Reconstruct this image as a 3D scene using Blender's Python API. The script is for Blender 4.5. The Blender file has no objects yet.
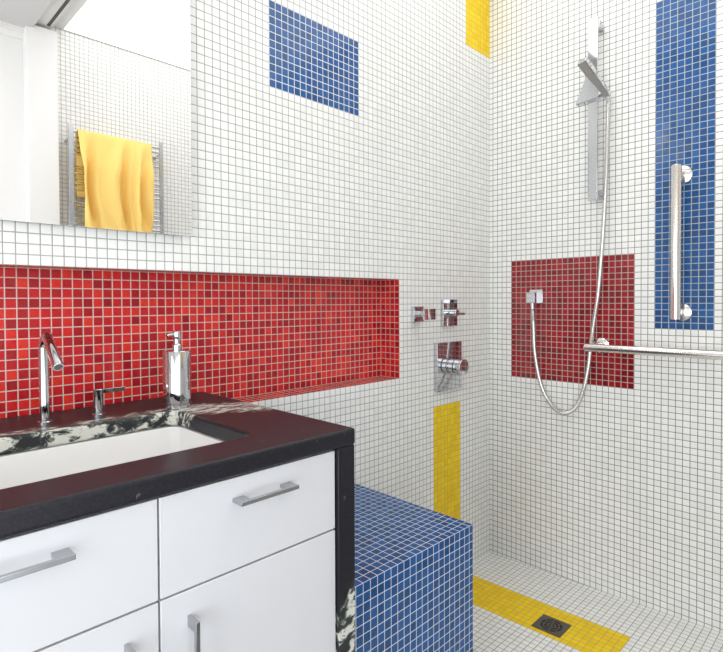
import bpy, bmesh, math, random
from mathutils import Vector, Matrix
random.seed(4)
C = bpy.context.scene.collection
scene = bpy.context.scene
P = 0.0225                      # one mosaic tile with its joint, in metres
ZF = 50.21                      # tiles from the shower floor corner up to eye level
def W(x, y, z): return Vector((x*P, y*P, (z+ZF)*P))

# ------------------------------------------------------------------ camera
cam_d = bpy.data.cameras.new('camera'); cam = bpy.data.objects.new('camera', cam_d); C.objects.link(cam)
th, pi_, ro = 0.7830, -0.0167, -0.0043
fw = Vector((math.sin(th)*math.cos(pi_), math.cos(th)*math.cos(pi_), math.sin(pi_)))
rt = Vector((math.cos(th), -math.sin(th), 0)); up = rt.cross(fw)
R_ = rt*math.cos(ro)+up*math.sin(ro); U_ = -rt*math.sin(ro)+up*math.cos(ro)
m = Matrix(((R_.x, U_.x, -fw.x), (R_.y, U_.y, -fw.y), (R_.z, U_.z, -fw.z))).to_4x4()
m.translation = W(-92.07, -56.57, 0)
cam.matrix_world = m
cam_d.sensor_width = 36; cam_d.lens = 531.46/723*36; cam_d.shift_y = -(326-309.31)/723
cam_d.clip_start = 0.02; cam_d.clip_end = 50
scene.camera = cam
scene.view_settings.view_transform = 'Standard'; scene.view_settings.look = 'None'
scene.view_settings.gamma = 1; scene.view_settings.use_curve_mapping = False
scene.view_settings.exposure = 0.0

# ------------------------------------------------------------------ world and lights
w = bpy.data.worlds.new('world'); scene.world = w; w.use_nodes = True
bg = w.node_tree.nodes['Background']; bg.inputs[0].default_value = (0.86, 0.93, 1, 1); bg.inputs[1].default_value = 3.0
def area(name, loc, size, energy, col=(1, 0.98, 0.95), rot=(0, 0, 0), sy=None):
    d = bpy.data.lights.new(name, 'AREA'); d.energy = energy; d.color = col; d.size = size
    if sy: d.shape = 'RECTANGLE'; d.size_y = sy
    o = bpy.data.objects.new(name, d); C.objects.link(o); o.location = loc; o.rotation_euler = rot
    return o
area('shower_ceiling_lamp', W(-28, -41, 62.5), 1.15, 11, (1, 0.995, 0.98), sy=1.78)      # wide ceiling panel of light, added to whiten the mirrored ceiling
area('vanity_ceiling_fill', W(-95, -42, 59.2), 0.9, 3, (1, 0.995, 0.98), sy=1.0)  # added fill over the vanity, no such lamp in view
area('added_window_fill', W(-100, -80.6, -4), 1.2, 2.5, (1, 0.995, 0.98), (math.radians(90), 0, 0), sy=1.5)   # added fill from behind the camera, set in added_window_2
area('added_mirror_fill', W(-84, -2.2, 49), 1.0, 6, (1, 0.995, 0.98), (math.radians(90), 0, math.radians(180)), sy=0.1)      # added light strip, unseen, to brighten the opposite wall
area('added_window_fill', W(-149.6, -53, -6), 1.0, 22, (1, 0.995, 0.98), (math.radians(90), 0, math.radians(-90)), sy=1.5)   # added fill for the right wall, set in added_window_1

# ------------------------------------------------------------------ materials
def newmat(name):
    m = bpy.data.materials.new(name); m.use_nodes = True
    return m, m.node_tree, m.node_tree.nodes['Principled BSDF']
def plain(name, col, rough=0.5, metal=0.0, spec=0.5, noise=0.0, bump=0.0, scale=200, coat=0):
    m, nt, b = newmat(name)
    b.inputs['Base Color'].default_value = (*col, 1); b.inputs['Roughness'].default_value = rough
    b.inputs['Metallic'].default_value = metal; b.inputs['Specular IOR Level'].default_value = spec
    b.inputs['Coat Weight'].default_value = coat
    if noise or bump:
        tc = nt.nodes.new('ShaderNodeTexCoord'); n = nt.nodes.new('ShaderNodeTexNoise'); n.inputs['Scale'].default_value = scale
        n.inputs['Detail'].default_value = 4
        nt.links.new(tc.outputs['Object'], n.inputs['Vector'])
        if noise:
            mx = nt.nodes.new('ShaderNodeMix'); mx.data_type = 'RGBA'
            mx.inputs['A'].default_value = (*[c*(1-noise) for c in col], 1); mx.inputs['B'].default_value = (*[min(1, c*(1+noise)) for c in col], 1)
            nt.links.new(n.outputs['Fac'], mx.inputs['Factor']); nt.links.new(mx.outputs['Result'], b.inputs['Base Color'])
        if bump:
            bp = nt.nodes.new('ShaderNodeBump'); bp.inputs['Strength'].default_value = bump; bp.inputs['Distance'].default_value = 0.002
            nt.links.new(n.outputs['Fac'], bp.inputs['Height']); nt.links.new(bp.outputs['Normal'], b.inputs['Normal'])
    return m
def mosaic(name, cols, grout, rough=0.2, off=(0, 0, 0), gw=0.052, spec=0.5, streak=0.0):
    """mosaic tiles one P wide in object space; off = a grid crossing in metres; cols = ramp of tile colours"""
    m, nt, b = newmat(name); N = nt.nodes; L = nt.links
    tc = N.new('ShaderNodeTexCoord'); ge = N.new('ShaderNodeNewGeometry')
    sub = N.new('ShaderNodeVectorMath'); sub.operation = 'SUBTRACT'; sub.inputs[1].default_value = off
    L.new(tc.outputs['Object'], sub.inputs[0])
    sc = N.new('ShaderNodeVectorMath'); sc.operation = 'SCALE'; sc.inputs['Scale'].default_value = 1/P; L.new(sub.outputs[0], sc.inputs[0])
    ab = N.new('ShaderNodeVectorMath'); ab.operation = 'ABSOLUTE'; L.new(ge.outputs['True Normal'], ab.inputs[0])
    fl = N.new('ShaderNodeVectorMath'); fl.operation = 'FLOOR'; L.new(sc.outputs[0], fl.inputs[0])
    fr = N.new('ShaderNodeVectorMath'); fr.operation = 'FRACTION'; L.new(sc.outputs[0], fr.inputs[0])
    sf = N.new('ShaderNodeSeparateXYZ'); L.new(fr.outputs[0], sf.inputs[0])
    sn = N.new('ShaderNodeSeparateXYZ'); L.new(ab.outputs[0], sn.inputs[0])
    sl = N.new('ShaderNodeSeparateXYZ'); L.new(fl.outputs[0], sl.inputs[0])
    def M(op, a, b_=None, c=None):
        n = N.new('ShaderNodeMath'); n.operation = op
        for i, v in enumerate((a, b_, c)):
            if v is None: continue
            if isinstance(v, (int, float)): n.inputs[i].default_value = v
            else: L.new(v, n.inputs[i])
        return n.outputs[0]
    ds = []; ids = []
    for i in range(3):
        f = sf.outputs[i]; isn = M('GREATER_THAN', sn.outputs[i], 0.6)
        d = M('MINIMUM', f, M('SUBTRACT', 1.0, f))
        ds.append(M('ADD', d, M('MULTIPLY', isn, 5.0)))
        ids.append(M('MULTIPLY', sl.outputs[i], M('SUBTRACT', 1.0, isn)))
    dist = M('MINIMUM', M('MINIMUM', ds[0], ds[1]), ds[2])
    mr = N.new('ShaderNodeMapRange'); mr.interpolation_type = 'SMOOTHSTEP'
    mr.inputs['From Min'].default_value = gw-0.012; mr.inputs['From Max'].default_value = gw+0.012; L.new(dist, mr.inputs['Value'])
    hr = N.new('ShaderNodeMapRange'); hr.interpolation_type = 'SMOOTHSTEP'
    hr.inputs['From Min'].default_value = gw-0.03; hr.inputs['From Max'].default_value = gw+0.07; L.new(dist, hr.inputs['Value'])
    cb = N.new('ShaderNodeCombineXYZ')
    for i in range(3): L.new(ids[i], cb.inputs[i])
    wn = N.new('ShaderNodeTexWhiteNoise'); wn.noise_dimensions = '3D'; L.new(cb.outputs[0], wn.inputs['Vector'])
    cr = N.new('ShaderNodeValToRGB'); cr.color_ramp.interpolation = 'LINEAR'
    while len(cr.color_ramp.elements) < len(cols): cr.color_ramp.elements.new(0.5)
    for i, c in enumerate(cols):
        cr.color_ramp.elements[i].position = i/(len(cols)-1); cr.color_ramp.elements[i].color = (*c, 1)
    L.new(wn.outputs['Value'], cr.inputs[0])
    col = cr.outputs[0]
    if streak:                                     # cloudy glaze inside each tile
        nz = N.new('ShaderNodeTexNoise'); nz.inputs['Scale'].default_value = 130; nz.inputs['Detail'].default_value = 3
        L.new(tc.outputs['Object'], nz.inputs['Vector'])
        hv = N.new('ShaderNodeHueSaturation'); L.new(col, hv.inputs['Color'])
        L.new(M('ADD', M('MULTIPLY', nz.outputs['Fac'], streak*2), 1-streak), hv.inputs['Value']); col = hv.outputs[0]
    mx = N.new('ShaderNodeMix'); mx.data_type = 'RGBA'; mx.inputs['A'].default_value = (*grout, 1)
    L.new(mr.outputs[0], mx.inputs['Factor']); L.new(col, mx.inputs['B']); L.new(mx.outputs['Result'], b.inputs['Base Color'])
    L.new(M('ADD', M('MULTIPLY', M('SUBTRACT', 1.0, mr.outputs[0]), 0.7-rough), rough), b.inputs['Roughness'])
    b.inputs['Specular IOR Level'].default_value = spec
    # each tile sits with its own slight tilt, its rim rounds into the joint
    bp = N.new('ShaderNodeBump'); bp.inputs['Strength'].default_value = 0.6; bp.inputs['Distance'].default_value = 0.0012
    L.new(hr.outputs[0], bp.inputs['Height'])
    tl = N.new('ShaderNodeVectorMath'); tl.operation = 'SCALE'; tl.inputs['Scale'].default_value = 0.03
    cc = N.new('ShaderNodeVectorMath'); cc.operation = 'SUBTRACT'; cc.inputs[1].default_value = (0.5, 0.5, 0.5); L.new(wn.outputs['Color'], cc.inputs[0])
    L.new(cc.outputs[0], tl.inputs[0])
    ad = N.new('ShaderNodeVectorMath'); ad.operation = 'ADD'; L.new(tl.outputs[0], ad.inputs[0]); L.new(bp.outputs['Normal'], ad.inputs[1])
    nm = N.new('ShaderNodeVectorMath'); nm.operation = 'NORMALIZE'; L.new(ad.outputs[0], nm.inputs[0]); L.new(nm.outputs[0], b.inputs['Normal'])
    return m
WHITE = [(0.78, 0.78, 0.76), (0.81, 0.81, 0.79), (0.84, 0.84, 0.82)]
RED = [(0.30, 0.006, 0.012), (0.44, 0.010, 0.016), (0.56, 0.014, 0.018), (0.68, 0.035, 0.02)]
BLUE = [(0.004, 0.055, 0.18), (0.006, 0.073, 0.24), (0.010, 0.09, 0.29)]
YELLOW = [(0.80, 0.53, 0.002), (0.85, 0.58, 0.003), (0.90, 0.63, 0.004)]
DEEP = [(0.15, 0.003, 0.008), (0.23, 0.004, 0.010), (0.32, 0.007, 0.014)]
GW = (0.34, 0.34, 0.32)
offB = tuple(W(-27.17, 0, 3.36)); offR = tuple(W(0, -26.73, 3.36)); offF = tuple(W(-18.17, -0.73, 0))
M_white_b = mosaic('white_mosaic', WHITE, GW, 0.28, offB)
M_white_r = mosaic('white_mosaic_shower', WHITE, (0.22, 0.22, 0.20), 0.3, offR, gw=0.055)
M_white_f = mosaic('white_mosaic_floor', WHITE, (0.30, 0.30, 0.27), 0.35, offF)
M_red_n = mosaic('red_mosaic_niche', RED, (0.60, 0.48, 0.42), 0.2, tuple(W(-27.17+0.85, 0, 3.36)), streak=0.25, spec=0.35)
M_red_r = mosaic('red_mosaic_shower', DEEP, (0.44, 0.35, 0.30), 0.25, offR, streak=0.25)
M_blue_b = mosaic('blue_mosaic', BLUE, (0.62, 0.66, 0.70), 0.14, offB, streak=0.2)
M_blue_r = mosaic('blue_mosaic_shower', BLUE, (0.38, 0.43, 0.43), 0.18, offR, streak=0.2)
M_yel_b = mosaic('yellow_mosaic', YELLOW, (0.46, 0.38, 0.16), 0.4, offB, gw=0.042, spec=0.12)
M_yel_f = mosaic('yellow_mosaic_floor', YELLOW, (0.42, 0.34, 0.15), 0.4, offF, gw=0.042, spec=0.12)
chrome = plain('chrome', (0.58, 0.59, 0.61), 0.05, 1)
satin = plain('satin_chrome', (0.46, 0.47, 0.49), 0.22, 1)
steel = plain('polished_steel', (0.80, 0.76, 0.73), 0.14, 1)
hose_m = plain('hose_steel', (0.62, 0.61, 0.60), 0.25, 1)
black = plain('black_rubber', (0.02, 0.02, 0.02), 0.5)
paint = plain('white_paint', (0.82, 0.82, 0.81), 0.6, noise=0.01, scale=30)
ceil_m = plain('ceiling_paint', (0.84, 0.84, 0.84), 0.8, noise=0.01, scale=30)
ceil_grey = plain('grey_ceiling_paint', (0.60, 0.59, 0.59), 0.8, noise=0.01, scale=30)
lacquer = plain('white_lacquer', (0.60, 0.60, 0.62), 0.35)
carcass_m = plain('cabinet_board', (0.35, 0.35, 0.34), 0.6)
ceramic = plain('white_ceramic', (0.80, 0.795, 0.78), 0.12)
bronze = plain('drain_bronze', (0.13, 0.115, 0.10), 0.4, 0.7)
dark = plain('dark_void', (0.012, 0.012, 0.012), 0.7)
mirror_m = plain('mirror_silver', (0.97, 0.97, 0.97), 0.0, 1)
mirror_edge = plain('mirror_edge', (0.45, 0.47, 0.45), 0.3, 0.4)
towel_m = plain('yellow_terry', (0.97, 0.66, 0.20), 0.95, noise=0.08, bump=0.5, scale=600)
track_m = plain('dark_track', (0.05, 0.05, 0.05), 0.5)
porc = plain('outer_floor', (0.22, 0.21, 0.20), 0.5, noise=0.05, scale=20)

def stone():
    """black leathered granite with a white and black marbled vein along the back and low on the end panel"""
    m, nt, b = newmat('black_veined_granite'); N = nt.nodes; L = nt.links
    def M(op, a, b_=None, c=None, clamp=False):
        n = N.new('ShaderNodeMath'); n.operation = op; n.use_clamp = clamp
        for i, v in enumerate((a, b_, c)):
            if v is None: continue
            if isinstance(v, (int, float)): n.inputs[i].default_value = v
            else: L.new(v, n.inputs[i])
        return n.outputs[0]
    tc = N.new('ShaderNodeTexCoord')
    sc = N.new('ShaderNodeVectorMath'); sc.operation = 'SCALE'; sc.inputs['Scale'].default_value = 1/P; L.new(tc.outputs['Object'], sc.inputs[0])
    s = N.new('ShaderNodeSeparateXYZ'); L.new(sc.outputs[0], s.inputs[0]); x, y, z = s.outputs   # tiles, from the counter's base point
    def noise(scale, detail=4, dist=0.0, rough=0.55, vec=None):
        n = N.new('ShaderNodeTexNoise'); n.inputs['Scale'].default_value = scale; n.inputs['Detail'].default_value = detail
        n.inputs['Distortion'].default_value = dist; n.inputs['Roughness'].default_value = rough
        L.new(vec or sc.outputs[0], n.inputs['Vector']); return n.outputs['Fac']
    mp = N.new('ShaderNodeMapping'); mp.inputs['Rotation'].default_value = (0, 0, 0.25); mp.inputs['Scale'].default_value = (0.45, 1.5, 0.8); L.new(sc.outputs[0], mp.inputs[0])
    big = noise(0.22, 3)
    # vein centre line on the top: y_c(x); x measured from the end panel (0) leftwards (negative)
    yc = M('ADD', M('MULTIPLY', x, -0.42), -8.5)                 # -8.2 at the end, rising towards the wall on the left
    yc = M('MINIMUM', yc, -5.0)
    yc = M('ADD', yc, M('MULTIPLY', M('SUBTRACT', big, 0.5), 4.0))
    dv = M('ABSOLUTE', M('SUBTRACT', y, yc))
    # the vein widens towards the end panel
    wid = M('ADD', 2.3, M('MULTIPLY', M('MULTIPLY', M('ADD', x, 10.0), 0.25, clamp=True), 1.5))
    band = M('SUBTRACT', 1.0, M('DIVIDE', dv, wid), clamp=True)
    low = M('MULTIPLY', M('ADD', M('MULTIPLY', M('ADD', z, 14.3), -0.35), M('MULTIPLY', M('ADD', x, 1.2), 0.45)), 1.0, clamp=True)
    onp = M('LESS_THAN', z, -3.0)
    band = M('ADD', M('MULTIPLY', band, M('SUBTRACT', 1.0, onp)), M('MULTIPLY', low, onp))
    bm_ = M('MULTIPLY', M('SUBTRACT', M('ADD', band, M('MULTIPLY', M('SUBTRACT', noise(0.7, 5, 0.6), 0.5), 1.0)), 0.16), 6.0, clamp=True)
    patt = M('ADD', noise(1.25, 8, 0.45, 0.68, mp.outputs[0]), M('MULTIPLY', 0.035, M('MULTIPLY', M('GREATER_THAN', x, -8.0), M('GREATER_THAN', z, -1.0))))
    wcr = N.new('ShaderNodeValToRGB'); L.new(patt, wcr.inputs[0]); e = wcr.color_ramp.elements
    e[0].position = 0.475; e[0].color = (0.022, 0.024, 0.026, 1); e[1].position = 0.565; e[1].color = (0.60, 0.60, 0.54, 1)
    k = wcr.color_ramp.elements.new(0.52); k.color = (0.13, 0.15, 0.13, 1)
    spk = noise(6.0, 2)
    base = N.new('ShaderNodeValToRGB'); L.new(spk, base.inputs[0]); e = base.color_ramp.elements
    e[0].position = 0.4; e[0].color = (0.010, 0.009, 0.014, 1); e[1].position = 0.75; e[1].color = (0.020, 0.020, 0.024, 1)
    mx = N.new('ShaderNodeMix'); mx.data_type = 'RGBA'; L.new(bm_, mx.inputs['Factor']); L.new(base.outputs[0], mx.inputs['A']); L.new(wcr.outputs[0], mx.inputs['B'])
    L.new(mx.outputs['Result'], b.inputs['Base Color'])
    b.inputs['Roughness'].default_value = 0.36; b.inputs['Specular IOR Level'].default_value = 0.28
    bp = N.new('ShaderNodeBump'); bp.inputs['Strength'].default_value = 0.12; bp.inputs['Distance'].default_value = 0.0006
    L.new(noise(3.5, 4), bp.inputs['Height']); L.new(bp.outputs['Normal'], b.inputs['Normal'])
    return m
granite = stone()

# ------------------------------------------------------------------ builders
def link(name, bm, mat, parent=None, origin=None, smooth=True, bevel=0):
    """bm is in world metres; origin = where the object's own zero sits"""
    me = bpy.data.meshes.new(name)
    bmesh.ops.recalc_face_normals(bm, faces=bm.faces) if getattr(bm, 'is_valid', True) and not getattr(link, 'keep', False) else None
    o0 = Vector(origin) if origin is not None else (root_loc[parent] if parent else Vector((0, 0, 0)))
    bmesh.ops.translate(bm, verts=bm.verts, vec=-o0)
    bm.to_mesh(me); bm.free()
    if smooth:
        for f in me.polygons: f.use_smooth = True
        me.set_sharp_from_angle(angle=math.radians(35))
    mats = mat if isinstance(mat, (list, tuple)) else [mat]
    for mm in mats: me.materials.append(mm)
    o = bpy.data.objects.new(name, me); C.objects.link(o)
    if parent:
        par_root = parent; o.parent = parent
        o.location = o0 - root_loc[parent]
    else: o.location = o0
    root_loc[o] = o0
    if bevel:
        md = o.modifiers.new('bevel', 'BEVEL'); md.width = bevel; md.segments = 3; md.limit_method = 'ANGLE'; md.angle_limit = math.radians(40)
        md.harden_normals = False
    return o
root_loc = {}
def thing(name, loc, label, cat, group=None):
    o = bpy.data.objects.new(name, None); C.objects.link(o); o.location = loc; o.empty_display_size = 0.05
    root_loc[o] = Vector(loc); o['label'] = label; o['category'] = cat
    if group: o['group'] = group
    return o
def bmn(): return bmesh.new()
def box(bm, a, b, mi=0):
    """a, b opposite corners in tile units"""
    x0, y0, z0 = [min(a[i], b[i]) for i in range(3)]; x1, y1, z1 = [max(a[i], b[i]) for i in range(3)]
    v = [bm.verts.new(W(x, y, z)) for x, y, z in ((x0,y0,z0),(x1,y0,z0),(x1,y1,z0),(x0,y1,z0),(x0,y0,z1),(x1,y0,z1),(x1,y1,z1),(x0,y1,z1))]
    for f in ((0,3,2,1),(4,5,6,7),(0,1,5,4),(1,2,6,5),(2,3,7,6),(3,0,4,7)):
        bm.faces.new([v[i] for i in f]).material_index = mi
    return bm
def quad(bm, pts, mi=0):
    f = bm.faces.new([bm.verts.new(W(*p)) for p in pts]); f.material_index = mi; return f
def tube(bm, pts, r, n=20, cap=True, radii=None, metres=False):
    pts = [Vector(p) if metres else W(*p) for p in pts]; rings = []
    nrm = None
    for i, p in enumerate(pts):
        t = (pts[min(i+1, len(pts)-1)] - pts[max(i-1, 0)]).normalized()
        if nrm is None:
            a = Vector((0, 0, 1)) if abs(t.z) < 0.9 else Vector((1, 0, 0)); nrm = (a - t*a.dot(t)).normalized()
        else: nrm = (nrm - t*nrm.dot(t)).normalized()
        bn = t.cross(nrm); rr = (radii[i] if radii else r)*P
        rings.append([bm.verts.new(p + nrm*rr*math.cos(2*math.pi*k/n) + bn*rr*math.sin(2*math.pi*k/n)) for k in range(n)])
    for a, b in zip(rings, rings[1:]):
        for k in range(n): bm.faces.new((a[k], a[(k+1) % n], b[(k+1) % n], b[k]))
    if cap: bm.faces.new(rings[0][::-1]); bm.faces.new(rings[-1])
    return bm
def lathe(bm, cx, cy, prof, n=32):
    """prof: list of (radius, z) bottom to top, tiles"""
    rings = [[bm.verts.new(W(cx+r*math.cos(2*math.pi*k/n), cy+r*math.sin(2*math.pi*k/n), z)) for k in range(n)] for r, z in prof]
    for a, b in zip(rings, rings[1:]):
        for k in range(n): bm.faces.new((a[k], a[(k+1) % n], b[(k+1) % n], b[k]))
    bm.faces.new(rings[0][::-1]); bm.faces.new(rings[-1]); return bm
def lathe_axis(bm, base, axis, prof, n=32):
    """turned shape around an axis; prof (radius, distance along)"""
    ax = Vector(axis).normalized(); a = Vector((0, 0, 1)) if abs(ax.z) < 0.9 else Vector((1, 0, 0)); u = (a-ax*a.dot(ax)).normalized(); v = ax.cross(u)
    rings = []
    for r, d in prof:
        c = Vector(base)+ax*d
        rings.append([bm.verts.new(W(*(c+u*r*math.cos(2*math.pi*k/n)+v*r*math.sin(2*math.pi*k/n)))) for k in range(n)])
    for A, B in zip(rings, rings[1:]):
        for k in range(n): bm.faces.new((A[k], A[(k+1) % n], B[(k+1) % n], B[k]))
    bm.faces.new(rings[0][::-1]); bm.faces.new(rings[-1]); return bm
def spline(pts, sub=8):
    out = []; n = len(pts)
    for i in range(n-1):
        p0 = Vector(pts[max(i-1, 0)]); p1 = Vector(pts[i]); p2 = Vector(pts[i+1]); p3 = Vector(pts[min(i+2, n-1)])
        for k in range(sub):
            t = k/sub; out.append(tuple(0.5*((2*p1)+(p2-p0)*t+(2*p0-5*p1+4*p2-p3)*t*t+(3*p1-p0-3*p2+p3)*t**3)))
    out.append(tuple(pts[-1])); return out
def struct(name, bm, mat, parent=None, **k):
    o = link(name, bm, mat, parent, smooth=k.pop('smooth', False), **k)
    if not parent: o['kind'] = 'structure'
    return o
def cells(u0, u1, v0, v1, holes):
    us = sorted({u0, u1, *[h[0] for h in holes], *[h[1] for h in holes]}); vs = sorted({v0, v1, *[h[2] for h in holes], *[h[3] for h in holes]})
    for a, b in zip(us, us[1:]):
        for c, d in zip(vs, vs[1:]):
            mu, mv = (a+b)/2, (c+d)/2
            if not any(h[0] < mu < h[1] and h[2] < mv < h[3] for h in holes): yield a, b, c, d

# ------------------------------------------------------------------ the room
CS, CL = 62.7, 59.4             # ceiling heights over shower and over vanity
XL, YO = -150.0, -81.0          # left wall and opposite wall
FS = 0.0287                     # fall of the shower floor
def zfl(y): return -ZF + FS*(-y)
ZO = zfl(-45)
NI = (-112.0, -27.17, -12.64, 3.36)     # niche opening
ND = 4.0
BP = (-52.17, -36.17, 27.36, 38.36); Y1 = (-8.17, 0.0, 47.36, CS); Y2 = (-18.17, -10.17, zfl(0)-1, -18.64)
# back wall
bm = bmn()
for a, b, c, d in cells(XL, 0, zfl(0)-1, CS, [NI, BP, Y1, Y2]): quad(bm, [(a,0,c),(b,0,c),(b,0,d),(a,0,d)])
quad(bm, [(XL,7,-52),(XL,7,CS),(6,7,CS),(6,7,-52)])
quad(bm, [(XL,0,-52),(XL,7,-52),(6,7,-52),(6,0,-52)])
quad(bm, [(XL,0,CS),(6,0,CS),(6,7,CS),(XL,7,CS)])
link.keep = True
wall_back = struct('wall_back', bm, M_white_b)
def inset_back(name, r, mat, label):
    bm = bmn(); a, b, c, d = r
    quad(bm, [(a,0,c),(b,0,c),(b,0,d),(a,0,d)]); quad(bm, [(a,0.4,c),(a,0.4,d),(b,0.4,d),(b,0.4,c)])
    for p, q in (((a,c),(b,c)),((b,c),(b,d)),((b,d),(a,d)),((a,d),(a,c))):
        quad(bm, [(p[0],0,p[1]),(p[0],0.4,p[1]),(q[0],0.4,q[1]),(q[0],0,q[1])])
    o = struct(name, bm, mat, wall_back); o['label'] = label; return o
inset_back('blue_tile_panel', BP, M_blue_b, 'blue mosaic rectangle high on the white tiled wall')
inset_back('yellow_tile_strip', Y1, M_yel_b, 'yellow mosaic strip in the upper wall corner')
inset_back('yellow_tile_strip', Y2, M_yel_b, 'yellow mosaic strip below the shower valve')
bm = bmn(); a, b, c, d = NI
quad(bm, [(a,ND,c),(b,ND,c),(b,ND,d),(a,ND,d)])
quad(bm, [(a,0,c),(b,0,c),(b,ND,c),(a,ND,c)]); quad(bm, [(a,0,d),(a,ND,d),(b,ND,d),(b,0,d)])
quad(bm, [(b,0,c),(b,0,d),(b,ND,d),(b,ND,c)]); quad(bm, [(a,0,c),(a,ND,c),(a,ND,d),(a,0,d)])
o = struct('wall_niche', bm, M_red_n, wall_back); o['label'] = 'long red mosaic niche recessed in the white wall'
# right wall
c0 = 0.7347
RP = (-(26+c0), -(4+c0), -14.64, 7.36); BL = (-(37+c0), -(29+c0), -4.64, 46.36)
bm = bmn()
for a, b, c, d in cells(YO, 0, zfl(0)-1, CS, [RP, BL]): quad(bm, [(0,b,c),(0,a,c),(0,a,d),(0,b,d)])
quad(bm, [(6,0,-52),(6,0,CS),(6,YO,CS),(6,YO,-52)]); quad(bm, [(0,0,CS),(0,YO,CS),(6,YO,CS),(6,0,CS)])
wall_right = struct('wall_right', bm, M_white_r)
def inset_right(name, r, mat, label):
    bm = bmn(); a, b, c, d = r
    quad(bm, [(0,b,c),(0,a,c),(0,a,d),(0,b,d)]); quad(bm, [(0.4,b,c),(0.4,b,d),(0.4,a,d),(0.4,a,c)])
    for p, q in (((a,c),(b,c)),((b,c),(b,d)),((b,d),(a,d)),((a,d),(a,c))):
        quad(bm, [(0,p[0],p[1]),(0,q[0],q[1]),(0.4,q[0],q[1]),(0.4,p[0],p[1])])
    o = struct(name, bm, mat, wall_right); o['label'] = label
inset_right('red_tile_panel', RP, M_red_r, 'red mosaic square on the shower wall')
inset_right('blue_tile_panel', BL, M_blue_r, 'tall blue mosaic panel on the shower wall')
# shower floor falls from the room towards the corner
SX0, SX1, SY0 = -18.17, -10.17, -(29+c0)
bm = bmn()
for a, b, c, d in cells(-60, 0, -45, 0, [(SX0, SX1, SY0, 0)]): quad(bm, [(a,c,zfl(c)),(b,c,zfl(c)),(b,d,zfl(d)),(a,d,zfl(d))])
quad(bm, [(-60,-45,-52),(-60,0,-52),(0,0,-52),(0,-45,-52)])
floor = struct('floor', bm, M_white_f)
bm = bmn(); quad(bm, [(SX0,SY0,zfl(SY0)),(SX1,SY0,zfl(SY0)),(SX1,0,zfl(0)),(SX0,0,zfl(0))])
o = struct('yellow_tile_strip', bm, M_yel_f, floor); o['label'] = 'yellow mosaic strip across the shower floor around the drain'
bm = bmn(); box(bm, (XL, YO, ZO-2), (0, -45, ZO)); box(bm, (XL, -45, ZO-2), (-60, 7, ZO)); struct('floor', bm, porc)
# opposite wall: tiled behind the shower, painted beyond
bm = bmn(); box(bm, (-61.7, YO-6, -52), (6, YO, CS)); struct('wall_front', bm, M_white_b)
W2 = (-121, -72, -39, 31)
bm = bmn()
for a, b, c, d in cells(XL, -61.7, -52, CS, [W2]): quad(bm, [(a,YO,c),(a,YO,d),(b,YO,d),(b,YO,c)]); quad(bm, [(a,YO-6,c),(b,YO-6,c),(b,YO-6,d),(a,YO-6,d)])
a, b, c, d = W2
for p, q in (((a,c),(b,c)),((b,c),(b,d)),((b,d),(a,d)),((a,d),(a,c))): quad(bm, [(p[0],YO,p[1]),(q[0],YO,q[1]),(q[0],YO-6,q[1]),(p[0],YO-6,p[1])])
struct('wall_front', bm, paint)
bm = bmn(); y = YO-2.5
for A, B in (((a,c),(b,c+2)),((a,d-2),(b,d)),((a,c),(a+2,d)),((b-2,c),(b,d)),(((a+b)/2-1,c),((a+b)/2+1,d))): box(bm, (A[0], y-1, A[1]), (B[0], y+1, B[1]))
struct('added_window_2', bm, paint)  # frame of an unseen window, added to hold the rear fill
bm = bmn(); box(bm, (-61.7, YO, ZO), (-55.6, YO+3.2, 60.2)); struct('trim_1', bm, paint, bevel=0.004)
bm = bmn(); box(bm, (XL, YO, 57.2), (-61.7, YO+1.0, CL)); box(bm, (XL, YO, 58.4), (-61.7, YO+1.8, CL)); struct('trim_2', bm, paint)
# left wall with an unseen window, added to let in fill light
WN = (-77, -29, -41, 29)
bm = bmn()
for a, b, c, d in cells(YO, 7, -52, CS, [WN]): quad(bm, [(XL,a,c),(XL,b,c),(XL,b,d),(XL,a,d)]); quad(bm, [(XL-6,a,c),(XL-6,a,d),(XL-6,b,d),(XL-6,b,c)])
a, b, c, d = WN
for p, q in (((a,c),(b,c)),((b,c),(b,d)),((b,d),(a,d)),((a,d),(a,c))): quad(bm, [(XL,p[0],p[1]),(XL-6,p[0],p[1]),(XL-6,q[0],q[1]),(XL,q[0],q[1])])
struct('wall_left', bm, paint)
bm = bmn(); x = XL-3
for A, B in (((a,c),(b,c+2)),((a,d-2),(b,d)),((a,c),(a+2,d)),((b-2,c),(b,d)),(((a+b)/2-1,c),((a+b)/2+1,d))): box(bm, (x-1, A[0], A[1]), (x+1, B[0], B[1]))
struct('added_window_1', bm, paint)  # unseen window frame, added around the side fill light
link.keep = False
# ceilings, header beam and its dark track
bm = bmn(); box(bm, (-56, YO-6, CS), (6, 7, CS+3)); struct('ceiling', bm, ceil_m)
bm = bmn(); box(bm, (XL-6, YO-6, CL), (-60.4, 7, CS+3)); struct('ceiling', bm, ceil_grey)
bm = bmn(); box(bm, (-60.4, YO, 60.9), (-56.7, 0, CS+3)); box(bm, (-56.7, YO, 61.9), (-56, 0, CS+3)); hb = struct('trim_3', bm, paint)
bm = bmn(); box(bm, (-57.75, YO+3.4, 60.7), (-57.2, -0.1, 60.9)); o = struct('track_slot', bm, track_m, hb); o['label'] = 'dark slot along the white ceiling beam'

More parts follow.
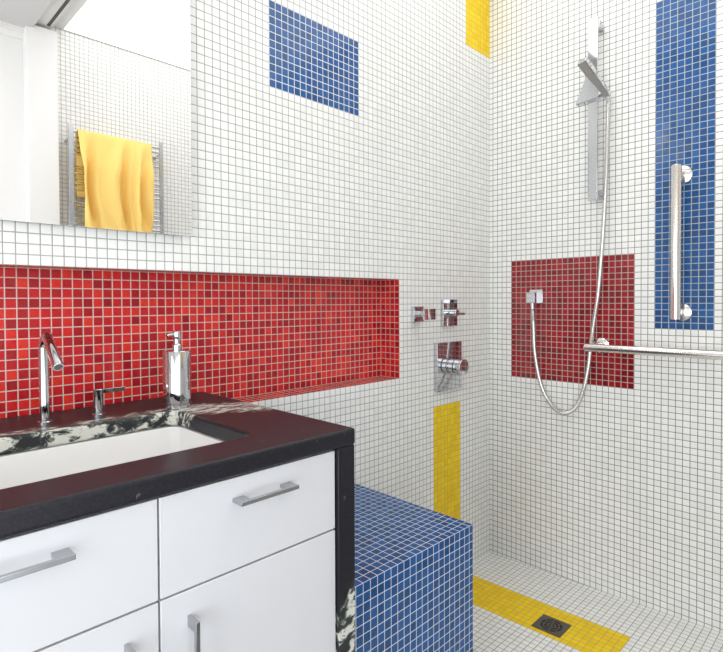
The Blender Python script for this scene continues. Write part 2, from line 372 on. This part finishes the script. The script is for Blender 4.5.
# ------------------------------------------------------------------ tiled bench
bx0, bx1, by, bz = -59.75, -37.6, -20.75, -27.12
loc = W(-48, -10, zfl(-10))
M_bench = mosaic('blue_mosaic_bench', BLUE, (0.60, 0.68, 0.74), 0.2, tuple(W(-38.35, -20.75, -28.12)-loc), streak=0.2, gw=0.042, spec=0.4)
bm = bmn()
vs = [(bx0,0,zfl(0)),(bx1,0,zfl(0)),(bx1,by,zfl(by)),(bx0,by,zfl(by)),(bx0,0,bz),(bx1,0,bz),(bx1,by,bz),(bx0,by,bz)]
v = [bm.verts.new(W(*q)) for q in vs]
for f in ((0,1,2,3),(4,7,6,5),(0,4,5,1),(1,5,6,2),(2,6,7,3),(3,7,4,0)): bm.faces.new([v[i] for i in f])
o = link('shower_bench', bm, M_bench, origin=loc, smooth=False)
o['label'] = 'blue mosaic tiled shower bench beside the vanity end panel'; o['category'] = 'bench'

# ------------------------------------------------------------------ vanity cabinet
CX0, CX1, GAPX = -92.9, -61.78, -77.25
YD = -22.9                       # plane of the fronts
van = thing('vanity_cabinet', W(-77.4, -11, ZO), 'white lacquered vanity cabinet under the black stone countertop', 'cabinet')
bm = bmn(); box(bm, (CX0, -21.9, ZO+4), (CX1, -0.05, -21.0)); box(bm, (CX0, -21.9, -21.0), (CX1, -20.4, -12.72)); box(bm, (CX1-0.8, -20.4, -21.0), (CX1, -0.05, -12.72)); box(bm, (CX0+0.5, -19.0, ZO), (CX1, -0.05, ZO+4))
link('carcass', bm, carcass_m, van, smooth=False)
g = 0.07
def front(name, xa, xb, za, zb):
    bm = bmn(); box(bm, (xa+g, -22.0, za+g), (xb-g, YD, zb-g)); return link(name, bm, lacquer, van, bevel=0.0012)
def bar_handle(par, a, b, label=None):
    """a slim square bar on two square feet; a, b = the bar's ends (x, z)"""
    bm = bmn(); horizontal = abs(a[0]-b[0]) > 0.1
    h = 0.15
    if horizontal:
        box(bm, (a[0], YD-1.25, a[1]-h), (b[0], YD-0.95, a[1]+h))
        for x0, x1 in ((a[0], a[0]+0.95), (b[0]-0.95, b[0])): box(bm, (x0, YD-1.0, a[1]-h+0.01), (x1, YD, a[1]+h-0.01))
    else:
        box(bm, (a[0]-h, YD-1.25, b[1]), (a[0]+h, YD-0.95, a[1]))
        for z0, z1 in ((a[1]-0.75, a[1]), (b[1], b[1]+0.75)): box(bm, (a[0]-h+0.01, YD-1.0, z0), (a[0]+h-0.01, YD, z1))
    return link('handle', bm, satin, par, bevel=0.0006)
ZD = -19.55
d = front('drawer', CX0, GAPX, ZD, -12.75); bar_handle(d, (-87.7, -14.36), (-82.56, -14.36))
d = front('drawer', GAPX, CX1, ZD, -12.75); bar_handle(d, (-71.82, -14.4), (-66.67, -14.4))
d = front('door', CX0, GAPX, ZO+4, ZD); bar_handle(d, (-79.4, -21.35), (-79.4, -28))
d = front('door', GAPX, CX1, ZO+4, ZD); bar_handle(d, (-75.2, -21.3), (-75.2, -28))

# ------------------------------------------------------------------ countertop
ZC, ZB = -11.15, -12.62
top = thing('stone_countertop', W(-59.9, 0, ZC), 'black leathered stone countertop with a white marbled vein and waterfall end', 'countertop')
hx0, hx1, hy0, hy1 = -93.0, -67.35, -18.9, -4.95
def roundrect(x0, x1, y0, y1, r, n=6):
    out = []
    for cx, cy, a0 in ((x1-r, y1-r, 0), (x0+r, y1-r, 90), (x0+r, y0+r, 180), (x1-r, y0+r, 270)):
        for k in range(n+1):
            t = math.radians(a0+90*k/n); out.append((cx+r*math.cos(t), cy+r*math.sin(t)))
    return out
def ring_slab(bm, outer, inner, z0, z1):
    """slab with a hole: the outer loop is sampled to match the inner one"""
    n = len(inner); ot = [bm.verts.new(W(x, y, z1)) for x, y in outer]; ob = [bm.verts.new(W(x, y, z0)) for x, y in outer]
    it = [bm.verts.new(W(x, y, z1)) for x, y in inner]; ib = [bm.verts.new(W(x, y, z0)) for x, y in inner]
    for k in range(n):
        j = (k+1) % n
        bm.faces.new((ot[k], ot[j], it[j], it[k])); bm.faces.new((ob[k], ib[k], ib[j], ob[j]))
        bm.faces.new((it[k], it[j], ib[j], ib[k])); bm.faces.new((ot[k], ob[k], ob[j], ot[j]))
tx0, tx1, ty0, ty1 = -95.0, -59.68, -23.3, 3.98
inner = roundrect(hx0, hx1, hy0, hy1, 1.4)
q = len(inner)//4; cor = [(tx1, ty1), (tx0, ty1), (tx0, ty0), (tx1, ty0)]
outer = []
for i, (cx, cy) in enumerate(cor):
    px_, py_ = cor[i-1]; nx_, ny_ = cor[(i+1) % 4]
    for k in range(q):
        t = (k-(q-1)/2)/((q-1)/2)
        if t < 0: outer.append((cx+(px_-cx)*-t*0.03, cy+(py_-cy)*-t*0.03))
        else: outer.append((cx+(nx_-cx)*t*0.03, cy+(ny_-cy)*t*0.03))
bm = bmn(); ring_slab(bm, outer, inner, ZB, ZC)
link('slab', bm, granite, top, bevel=0.006)
bm = bmn(); box(bm, (-61.72, -23.2, ZO), (-59.78, -0.05, ZB-0.01)); o = link('end_panel', bm, granite, top, bevel=0.0015); o['label'] = 'black stone end panel, white marbled low down'

# ------------------------------------------------------------------ sink
sink = thing('undermount_sink', W(-80, -12, -19), 'white rectangular ceramic sink set under the black countertop', 'sink')
bm = bmn(); rings = []
prof = [(1.3, -0.02), (-0.15, -0.02), (-0.2, -0.5), (-0.45, -3.5), (-1.0, -5.6), (-2.4, -6.3), (-5.0, -6.45)]
def srect(o_, z): 
    r = max(1.4+o_, 0.8); return [bm.verts.new(W(x, y, z)) for x, y in roundrect(hx0-o_, hx1+o_, hy0-o_, hy1+o_, r)]
for o_, dz in prof: rings.append(srect(o_, ZB-0.02+dz))
for A, B in zip(rings, rings[1:]):
    for k in range(len(A)): bm.faces.new((A[k], A[(k+1) % len(A)], B[(k+1) % len(B)], B[k]))
bm.faces.new(rings[-1])
out = [srect(1.3, ZB-0.6), srect(0.6, ZB-0.6), srect(0.4, ZB-6.4), srect(-1, ZB-7.2)]
rr = [rings[0]]+out
for A, B in zip(rr, rr[1:]):
    for k in range(len(A)): bm.faces.new((A[k], B[k], B[(k+1) % len(B)], A[(k+1) % len(A)]))
bm.faces.new(out[-1])
link('basin', bm, ceramic, sink)
bm = bmn(); lathe(bm, -80.2, -11.9, [(1.0, ZB-6.45), (1.0, ZB-6.32), (0.85, ZB-6.3), (0.5, ZB-6.36)]); link('sink_drain', bm, chrome, sink)

# ------------------------------------------------------------------ faucet, tap handle, soap dispenser
fx, fy = -78.35, -1.3
t = thing('faucet', W(fx, fy, ZC), 'chrome faucet with tall round column and angled tubular spout', 'faucet')
bm = bmn(); lathe(bm, fx, fy, [(0.62, ZC), (0.62, ZC+0.12), (0.56, ZC+0.18), (0.43, ZC+0.2), (0.43, -4.45), (0.40, -4.38), (0.40, -4.3)]); link('column', bm, chrome, t)
arc = [(fx, fy, -4.35), (fx, fy, -4.1), (fx, fy-0.25, -3.6), (fx, fy-0.7, -3.25), (fx, fy-1.2, -3.15)]
bm = bmn(); tube(bm, spline(arc, 6), 0.42, 24); link('elbow', bm, chrome, t)
sp = [(fx, fy-1.0, -3.05), (fx, fy-4.45, -5.65)]
bm = bmn(); d_ = (Vector(sp[1])-Vector(sp[0])); L_ = d_.length; d_.normalize()
lathe_axis(bm, sp[0], d_, [(0.41, 0), (0.44, 0.05), (0.44, L_-0.02), (0.42, L_)], 28); s_ = link('spout', bm, chrome, t)
bm = bmn(); lathe_axis(bm, sp[0], d_, [(0.34, L_-0.05), (0.34, L_+0.01)], 24); link('aerator', bm, plain('aerator_mesh', (0.2, 0.2, 0.2), 0.5, 0.8), s_)
hx, hy = -73.65, -1.2
t = thing('tap_handle', W(hx, hy, ZC), 'short chrome tap handle with flat lever, right of the faucet', 'tap')
bm = bmn(); lathe(bm, hx, hy, [(0.58, ZC), (0.58, ZC+0.1), (0.52, ZC+0.16), (0.47, ZC+0.18), (0.47, -9.3), (0.43, -9.28), (0.43, -9.22), (0.47, -9.2), (0.47, -8.65), (0.43, -8.6)]); link('base', bm, chrome, t)
bm = bmn(); box(bm, (hx, hy-0.25, -9.05), (-71.1, hy+0.25, -8.63)); link('lever', bm, chrome, t, bevel=0.0008)
sx, sy = -66.4, -3.15
t = thing('soap_dispenser', W(sx, sy, ZC), 'chrome cylindrical soap dispenser with pump, standing on the countertop', 'soap dispenser')
bm = bmn(); lathe(bm, sx, sy, [(1.38, ZC), (1.42, ZC+0.05), (1.42, ZC+0.42), (1.37, ZC+0.46), (1.37, ZC+0.52), (1.42, ZC+0.56), (1.42, -5.28), (1.36, -5.18), (0.5, -5.18)], 48); link('bottle', bm, chrome, t)
bm = bmn(); lathe(bm, sx, sy, [(0.5, -5.2), (0.5, -4.6), (0.42, -4.5), (0.33, -4.45), (0.33, -3.95)]); link('collar', bm, chrome, t)
bm = bmn(); lathe(bm, sx, sy, [(0.40, -3.98), (0.44, -3.9), (0.44, -3.25), (0.40, -3.15), (0.30, -3.12)]); pm = link('pump_head', bm, chrome, t)
bm = bmn(); tube(bm, [(sx-0.2, sy-0.1, -3.45), (sx-1.1, sy-0.4, -3.5), (sx-1.3, sy-0.47, -3.6)], 0.14, 14); link('nozzle', bm, chrome, pm)

# ------------------------------------------------------------------ mirror
t = thing('wall_mirror', W(-82, 0, 7.36), 'frameless rectangular mirror on the white mosaic wall above the niche', 'mirror')
bm = bmn(); box(bm, (-101, -0.02, 7.45), (-64.2, -0.7, 45)); link('backing_board', bm, mirror_edge, t)
bm = bmn(); box(bm, (-101.2, -0.72, 7.25), (-63.45, -1.0, 45.2)); link('mirror_glass', bm, [mirror_m], t, smooth=False, bevel=0)

# ------------------------------------------------------------------ shower controls on the back wall
t = thing('diverter_knob', W(-22.5, 0, -2.3), 'small chrome square knob on the wall right of the niche', 'shower control')
bm = bmn(); box(bm, (-24.3, 0, -3.6), (-21.8, -0.75, -1.05)); link('wall_plate', bm, chrome, t, bevel=0.001)
bm = bmn(); tube(bm, [(-23.0, -0.7, -2.3), (-23.0, -2.4, -2.3)], 0.5, 20); link('stem', bm, chrome, t)
bm = bmn(); box(bm, (-23.85, -2.2, -3.2), (-22.0, -3.4, -1.4)); link('knob', bm, chrome, t, bevel=0.0008)
t = thing('volume_valve', W(-13.3, 0, -2.3), 'square chrome valve plate with short round knob, upper of the two plates', 'shower control')
bm = bmn(); box(bm, (-16.0, 0, -4.6), (-11.8, -0.55, 0.1)); link('wall_plate', bm, chrome, t, bevel=0.0008)
bm = bmn(); lathe_axis(bm, (-13.9, -0.5, -2.25), (0, -1, 0), [(0.6, 0), (0.62, 0.05), (0.62, 1.5), (0.58, 1.55)], 28); kn = link('knob', bm, chrome, t)
bm = bmn(); tube(bm, [(-13.9, -1.6, -2.45), (-11.3, -1.6, -2.5)], 0.27, 14); link('lever', bm, chrome, kn)
t = thing('thermostatic_valve', W(-13.7, 0, -11.9), 'large square chrome valve plate with thick ringed knob above the yellow strip', 'shower control')
bm = bmn(); box(bm, (-18.0, 0, -16.0), (-10.75, -0.75, -7.45)); link('wall_plate', bm, chrome, t, bevel=0.0008)
bm = bmn(); lathe_axis(bm, (-14.0, -0.7, -11.75), (0, -1, 0), [(1.36, 0), (1.36, 0.12), (1.24, 0.14), (1.24, 0.3), (1.36, 0.32), (1.36, 1.15), (1.26, 1.18), (1.26, 1.32), (1.42, 1.36), (1.42, 2.75), (1.37, 2.82)], 40); kn = link('knob', bm, chrome, t)
bm = bmn(); lathe_axis(bm, (-14.0, -0.7, -11.75), (0, -1, 0), [(1.31, 1.17), (1.31, 1.33)], 40); link('ring', bm, black, kn)
bm = bmn(); tube(bm, [(-14.0, -2.9, -12.7), (-14.0, -2.9, -13.3)], 0.18, 12); link('stop_pin', bm, chrome, kn)

# ------------------------------------------------------------------ hand shower on its rail
t = thing('shower_slide_bar', W(0, -21.2, 31), 'flat chrome vertical slide bar on the shower wall', 'shower rail')
bm = bmn(); box(bm, (-2.1, -21.75, 16.45), (-2.5, -20.15, 46.4)); link('bar', bm, chrome, t, bevel=0.001)
for z0, z1 in ((16.7, 18.0), (44.7, 46.0)):
    bm = bmn(); box(bm, (0, -21.9, z0), (-2.15, -20.9, z1)); link('bracket', bm, chrome, t, bevel=0.0012)
bm = bmn()
pr = [(-18.4, 32.65), (-22.1, 32.95), (-22.1, 34.6), (-20.2, 36.9)]
A = [bm.verts.new(W(-2.0, y, z)) for y, z in pr]; B = [bm.verts.new(W(-3.3, y, z)) for y, z in pr]
bm.faces.new(A); bm.faces.new(B[::-1])
for k in range(4): bm.faces.new((A[k], B[k], B[(k+1) % 4], A[(k+1) % 4]))
sl = link('slider', bm, chrome, t, bevel=0.001)
bm = bmn(); tube(bm, [(-2.65, -22.0, 33.5), (-2.55, -22.8, 33.4)], 0.42, 20); link('holder_pin', bm, chrome, sl)
# handset: slim rectangular wand reaching up and out into the room
t = thing('hand_shower', W(-2.7, -23.5, 33.4), 'slim rectangular chrome hand shower tilted up from the slide bar', 'shower head')
pa = Vector((-2.4, -23.3, 33.2)); pb = Vector((-8.1, -21.5, 37.5)); ax = (pb-pa).normalized()
side = Vector((0.0, 1, 0)); side = (side-ax*side.dot(ax)).normalized(); upv = side.cross(ax)
if upv.z < 0: upv = -upv
def wand(bm, stations):
    rings = []
    for s_, hw, hh, du in stations:
        c = pa+ax*s_+upv*du; rings.append([bm.verts.new(W(*(c+side*a*hw+upv*b*hh))) for a, b in ((1,1),(-1,1),(-1,-1),(1,-1))])
    for A, B in zip(rings, rings[1:]):
        for k in range(4): bm.faces.new((A[k], A[(k+1) % 4], B[(k+1) % 4], B[k]))
    bm.faces.new(rings[0][::-1]); bm.faces.new(rings[-1])
LW = (pb-pa).length
bm = bmn(); wand(bm, [(-0.3, 0.42, 0.4, 0), (1.0, 0.5, 0.42, 0), (3.5, 0.62, 0.45, 0), (4.2, 0.72, 0.5, 0), (LW, 0.74, 0.5, 0)]); hs = link('body', bm, chrome, t, bevel=0.0015)
bm = bmn(); wand(bm, [(2.6, 0.42, 0.05, -0.48), (LW-0.2, 0.58, 0.05, -0.55)]); link('spray_face', bm, plain('spray_face', (0.35, 0.34, 0.34), 0.4, 0.3), hs)
bm = bmn(); tube(bm, [(-2.4, -23.3, 33.3), (-2.2, -23.4, 31.9)], 0.36, 20); link('hose_nut', bm, chrome, t)
# wall outlet
t = thing('shower_hose_outlet', W(0, -9.7, 0.6), 'square chrome hose outlet on the red mosaic panel', 'hose outlet')
bm = bmn(); box(bm, (0, -11.2, -0.7), (-0.4, -8.65, 1.85)); link('wall_plate', bm, chrome, t, bevel=0.0008)
bm = bmn(); box(bm, (-0.38, -10.6, -0.65), (-2.3, -9.0, 1.35)); el = link('elbow', bm, chrome, t, bevel=0.0012)
bm = bmn(); tube(bm, [(-1.5, -9.8, -0.6), (-1.5, -9.85, -1.7)], 0, 20, True, [0.42, 0.33]); link('hose_nut', bm, chrome, el)
# hose with its spiral ribs
hp = [(-1.5, -9.85, -1.72), (-1.45, -10.0, -4.5), (-1.4, -10.3, -10), (-1.4, -11.49, -15.42), (-1.5, -13.4, -18.77), (-1.5, -15.5, -19.9), (-1.5, -17.6, -18.84), (-1.4, -18.95, -15.9), (-1.15, -19.75, -11.9), (-0.95, -20.15, -7.8), (-1.05, -20.65, -4), (-1.35, -21.55, 1.57), (-1.5, -22.25, 9.8), (-1.7, -22.7, 16.4), (-1.9, -23.05, 22.9), (-2.18, -23.4, 31.85)]
pts = spline(hp, 40)
bm = bmn(); tube(bm, pts, 0.28, 14, True, [0.36 if i % 2 else 0.33 for i in range(len(pts))])
o = link('shower_hose', bm, hose_m, origin=W(-1.5, -15.5, -19.9)); o['label'] = 'flexible metal shower hose looping down from outlet to hand shower'; o['category'] = 'hose'

# ------------------------------------------------------------------ grab bars
def flange(par, y, z):
    bm = bmn(); lathe_axis(bm, (0, y, z), (-1, 0, 0), [(1.4, 0), (1.4, 0.12), (1.3, 0.3), (0.95, 0.42), (0.62, 0.5)], 32); link('flange', bm, steel, par)
    bm = bmn(); tube(bm, [(-0.4, y, z), (-2.3, y, z)], 0.52, 20); link('post', bm, steel, par)
t = thing('grab_bar', W(0, -33, -8.1), 'long horizontal polished steel grab bar across the shower wall', 'grab bar', None)
bm = bmn(); lathe_axis(bm, (-2.4, -19.75, -8.05), (0, -1, 0), [(0.64, 0), (0.70, 0.08), (0.70, 27.92), (0.64, 28)], 32); link('bar', bm, steel, t)
flange(t, -21.6, -7.8); flange(t, -46.2, -7.8)
t = thing('grab_bar', W(0, -33.4, 8.5), 'vertical polished steel grab bar on the blue mosaic panel', 'grab bar', None)
bm = bmn(); lathe_axis(bm, (-2.4, -33.3, -3.05), (0, 0, 1), [(0.64, 0), (0.72, 0.08), (0.72, 23.0), (0.64, 23.1)], 32); link('bar', bm, steel, t)
flange(t, -33.6, -2.0); flange(t, -33.6, 18.9)

# ------------------------------------------------------------------ floor drain
dx0, dx1, dy0, dy1 = -17.35, -13.2, -22.3, -17.85
cx, cy = (dx0+dx1)/2, (dy0+dy1)/2
t = thing('floor_drain', W(cx, cy, zfl(cy)), 'square dark bronze floor drain with round slotted grate in the yellow strip', 'drain')
rot = math.atan(FS)
def tilt(bm):
    bmesh.ops.rotate(bm, verts=bm.verts, cent=W(cx, cy, zfl(cy)), matrix=Matrix.Rotation(-rot, 3, 'X'))
def annulus(bm, r0, r1, z0, z1, a0=0, a1=360, n=40):
    full = abs(a1-a0) >= 360; N_ = max(3, int(n*abs(a1-a0)/360)); L4 = []
    for k in range(N_ + (0 if full else 1)):
        a = math.radians(a0+(a1-a0)*k/N_); c, s = math.cos(a), math.sin(a)
        L4.append([bm.verts.new(W(cx+r*c, cy+r*s, z)) for r, z in ((r0,z0),(r1,z0),(r1,z1),(r0,z1))])
    for k in range(len(L4)-(0 if full else 1)):
        A, B = L4[k], L4[(k+1) % len(L4)]
        for i in range(4): bm.faces.new((A[i], A[(i+1) % 4], B[(i+1) % 4], B[i]))
    if not full: bm.faces.new(L4[0][::-1]); bm.faces.new(L4[-1])
z0 = zfl(cy)+0.0; z1 = z0+0.09
bm = bmn()
n = 40; hw, hh = (dx1-dx0)/2, (dy1-dy0)/2; Rg = 1.75
ins = [(cx+Rg*math.cos(2*math.pi*k/n), cy+Rg*math.sin(2*math.pi*k/n)) for k in range(n)]; outs = []
for k in range(n):
    c, s = math.cos(2*math.pi*k/n), math.sin(2*math.pi*k/n); f = 1/max(abs(c), abs(s)); outs.append((cx+c*f*hw, cy+s*f*hh))
ring_slab(bm, outs, ins, z0, z1); tilt(bm); link('frame', bm, bronze, t)
bm = bmn(); annulus(bm, 0.02, Rg, z0+0.01, z0+0.03); tilt(bm); link('drain_shade', bm, dark, t)  # flat black disc stands in for the shade below the grate
bm = bmn(); annulus(bm, 1.6, 1.8, z0+0.02, z1-0.01); annulus(bm, 1.05, 1.25, z0+0.02, z1-0.01); annulus(bm, 0.5, 0.7, z0+0.02, z1-0.01); annulus(bm, 0.01, 0.2, z0+0.02, z1-0.01)
for k in range(8):
    a = math.radians(45*k+10); c, s = math.cos(a), math.sin(a); nx, ny = -s*0.07, c*0.07
    f0 = 0.1 if k % 2 == 0 else 1.1
    P4 = [(cx+c*f0+nx, cy+s*f0+ny), (cx+c*f0-nx, cy+s*f0-ny), (cx+c*1.7-nx, cy+s*1.7-ny), (cx+c*1.7+nx, cy+s*1.7+ny)]
    lo = [bm.verts.new(W(x, y, z0+0.02)) for x, y in P4]; hi = [bm.verts.new(W(x, y, z1-0.012)) for x, y in P4]
    bm.faces.new(lo[::-1]); bm.faces.new(hi)
    for i in range(4): bm.faces.new((lo[i], lo[(i+1) % 4], hi[(i+1) % 4], hi[i]))
tilt(bm); link('grate', bm, bronze, t)

# ------------------------------------------------------------------ towel warmer and towel on the opposite wall, seen in the mirror
YT = -77.0
t = thing('towel_warmer', W(-43, YO, 12), 'wall-mounted chrome ladder towel warmer seen in the mirror', 'towel warmer')
bm = bmn(); box(bm, (-54.0, YT-0.2, 10), (-52.9, YT+0.25, 40.2)); link('upright', bm, satin, t, bevel=0.001)
bm = bmn(); box(bm, (-33.0, YT-0.2, 10), (-32.2, YT+0.25, 40.2)); link('upright', bm, satin, t, bevel=0.001)
for z0, n in ((38.6, 5), (30.6, 5), (22.6, 5), (14.6, 4)):
    for k in range(n):
        bm = bmn(); tube(bm, [(-53.2, YT, z0-1.2*k), (-32.6, YT, z0-1.2*k)], 0.25, 10); link('rung', bm, chrome, t)
for x_ in (-53.4, -32.6):
    for z_ in (13, 37):
        bm = bmn(); tube(bm, [(x_, YO, z_), (x_, YT-0.1, z_)], 0.35, 12); link('wall_mount', bm, chrome, t)
# towel folded over the top rung
bm = bmn(); x0, x1 = -52.1, -35.3; nu, rows = 70, []
path = [(YT-0.62, 24.0)] + [(YT-0.62, 24.0+k*1.4) for k in range(1, 11)] + [(YT-0.45, 38.9), (YT, 39.15), (YT+0.45, 38.9)] + [(YT+0.7, 38.2-k*1.0) for k in range(0, 24)]
for j, (y, z) in enumerate(path):
    row = []
    for i in range(nu+1):
        u = i/nu; x = x0+(x1-x0)*u
        frontw = max(0, min(1, (38.6-z)/8.0)) * (1 if y > YT else 0)
        hem = 1-max(0, min(1, (19.5-z)/2.0))*0.5
        s = u*6.3 + 0.9*math.sin((38-z)*0.13) + 0.35*math.sin(u*9)
        f = (math.sin(s*2.6)*0.55 + 0.35*math.sin(s*5.3+1.0+z*0.05))*frontw*hem*1.25
        narrow = (u-0.5)*-1.2*max(0, min(1, (38-z)/20.0))
        row.append(bm.verts.new(W(x+narrow*(1 if y > YT else 0), y+abs(frontw)*1.8+f*1.6, z+0.12*math.sin(u*5)*(1 if abs(y-YT) > .5 else 0))))
    rows.append(row)
for A, B in zip(rows, rows[1:]):
    for i in range(nu): bm.faces.new((A[i], A[i+1], B[i+1], B[i]))
o = link('towel', bm, towel_m, origin=W(-43, YT, 16)); md = o.modifiers.new('thick', 'SOLIDIFY'); md.thickness = 0.006; md.offset = 0
o['label'] = 'folded yellow towel hanging on the towel warmer seen in the mirror'; o['category'] = 'towel'
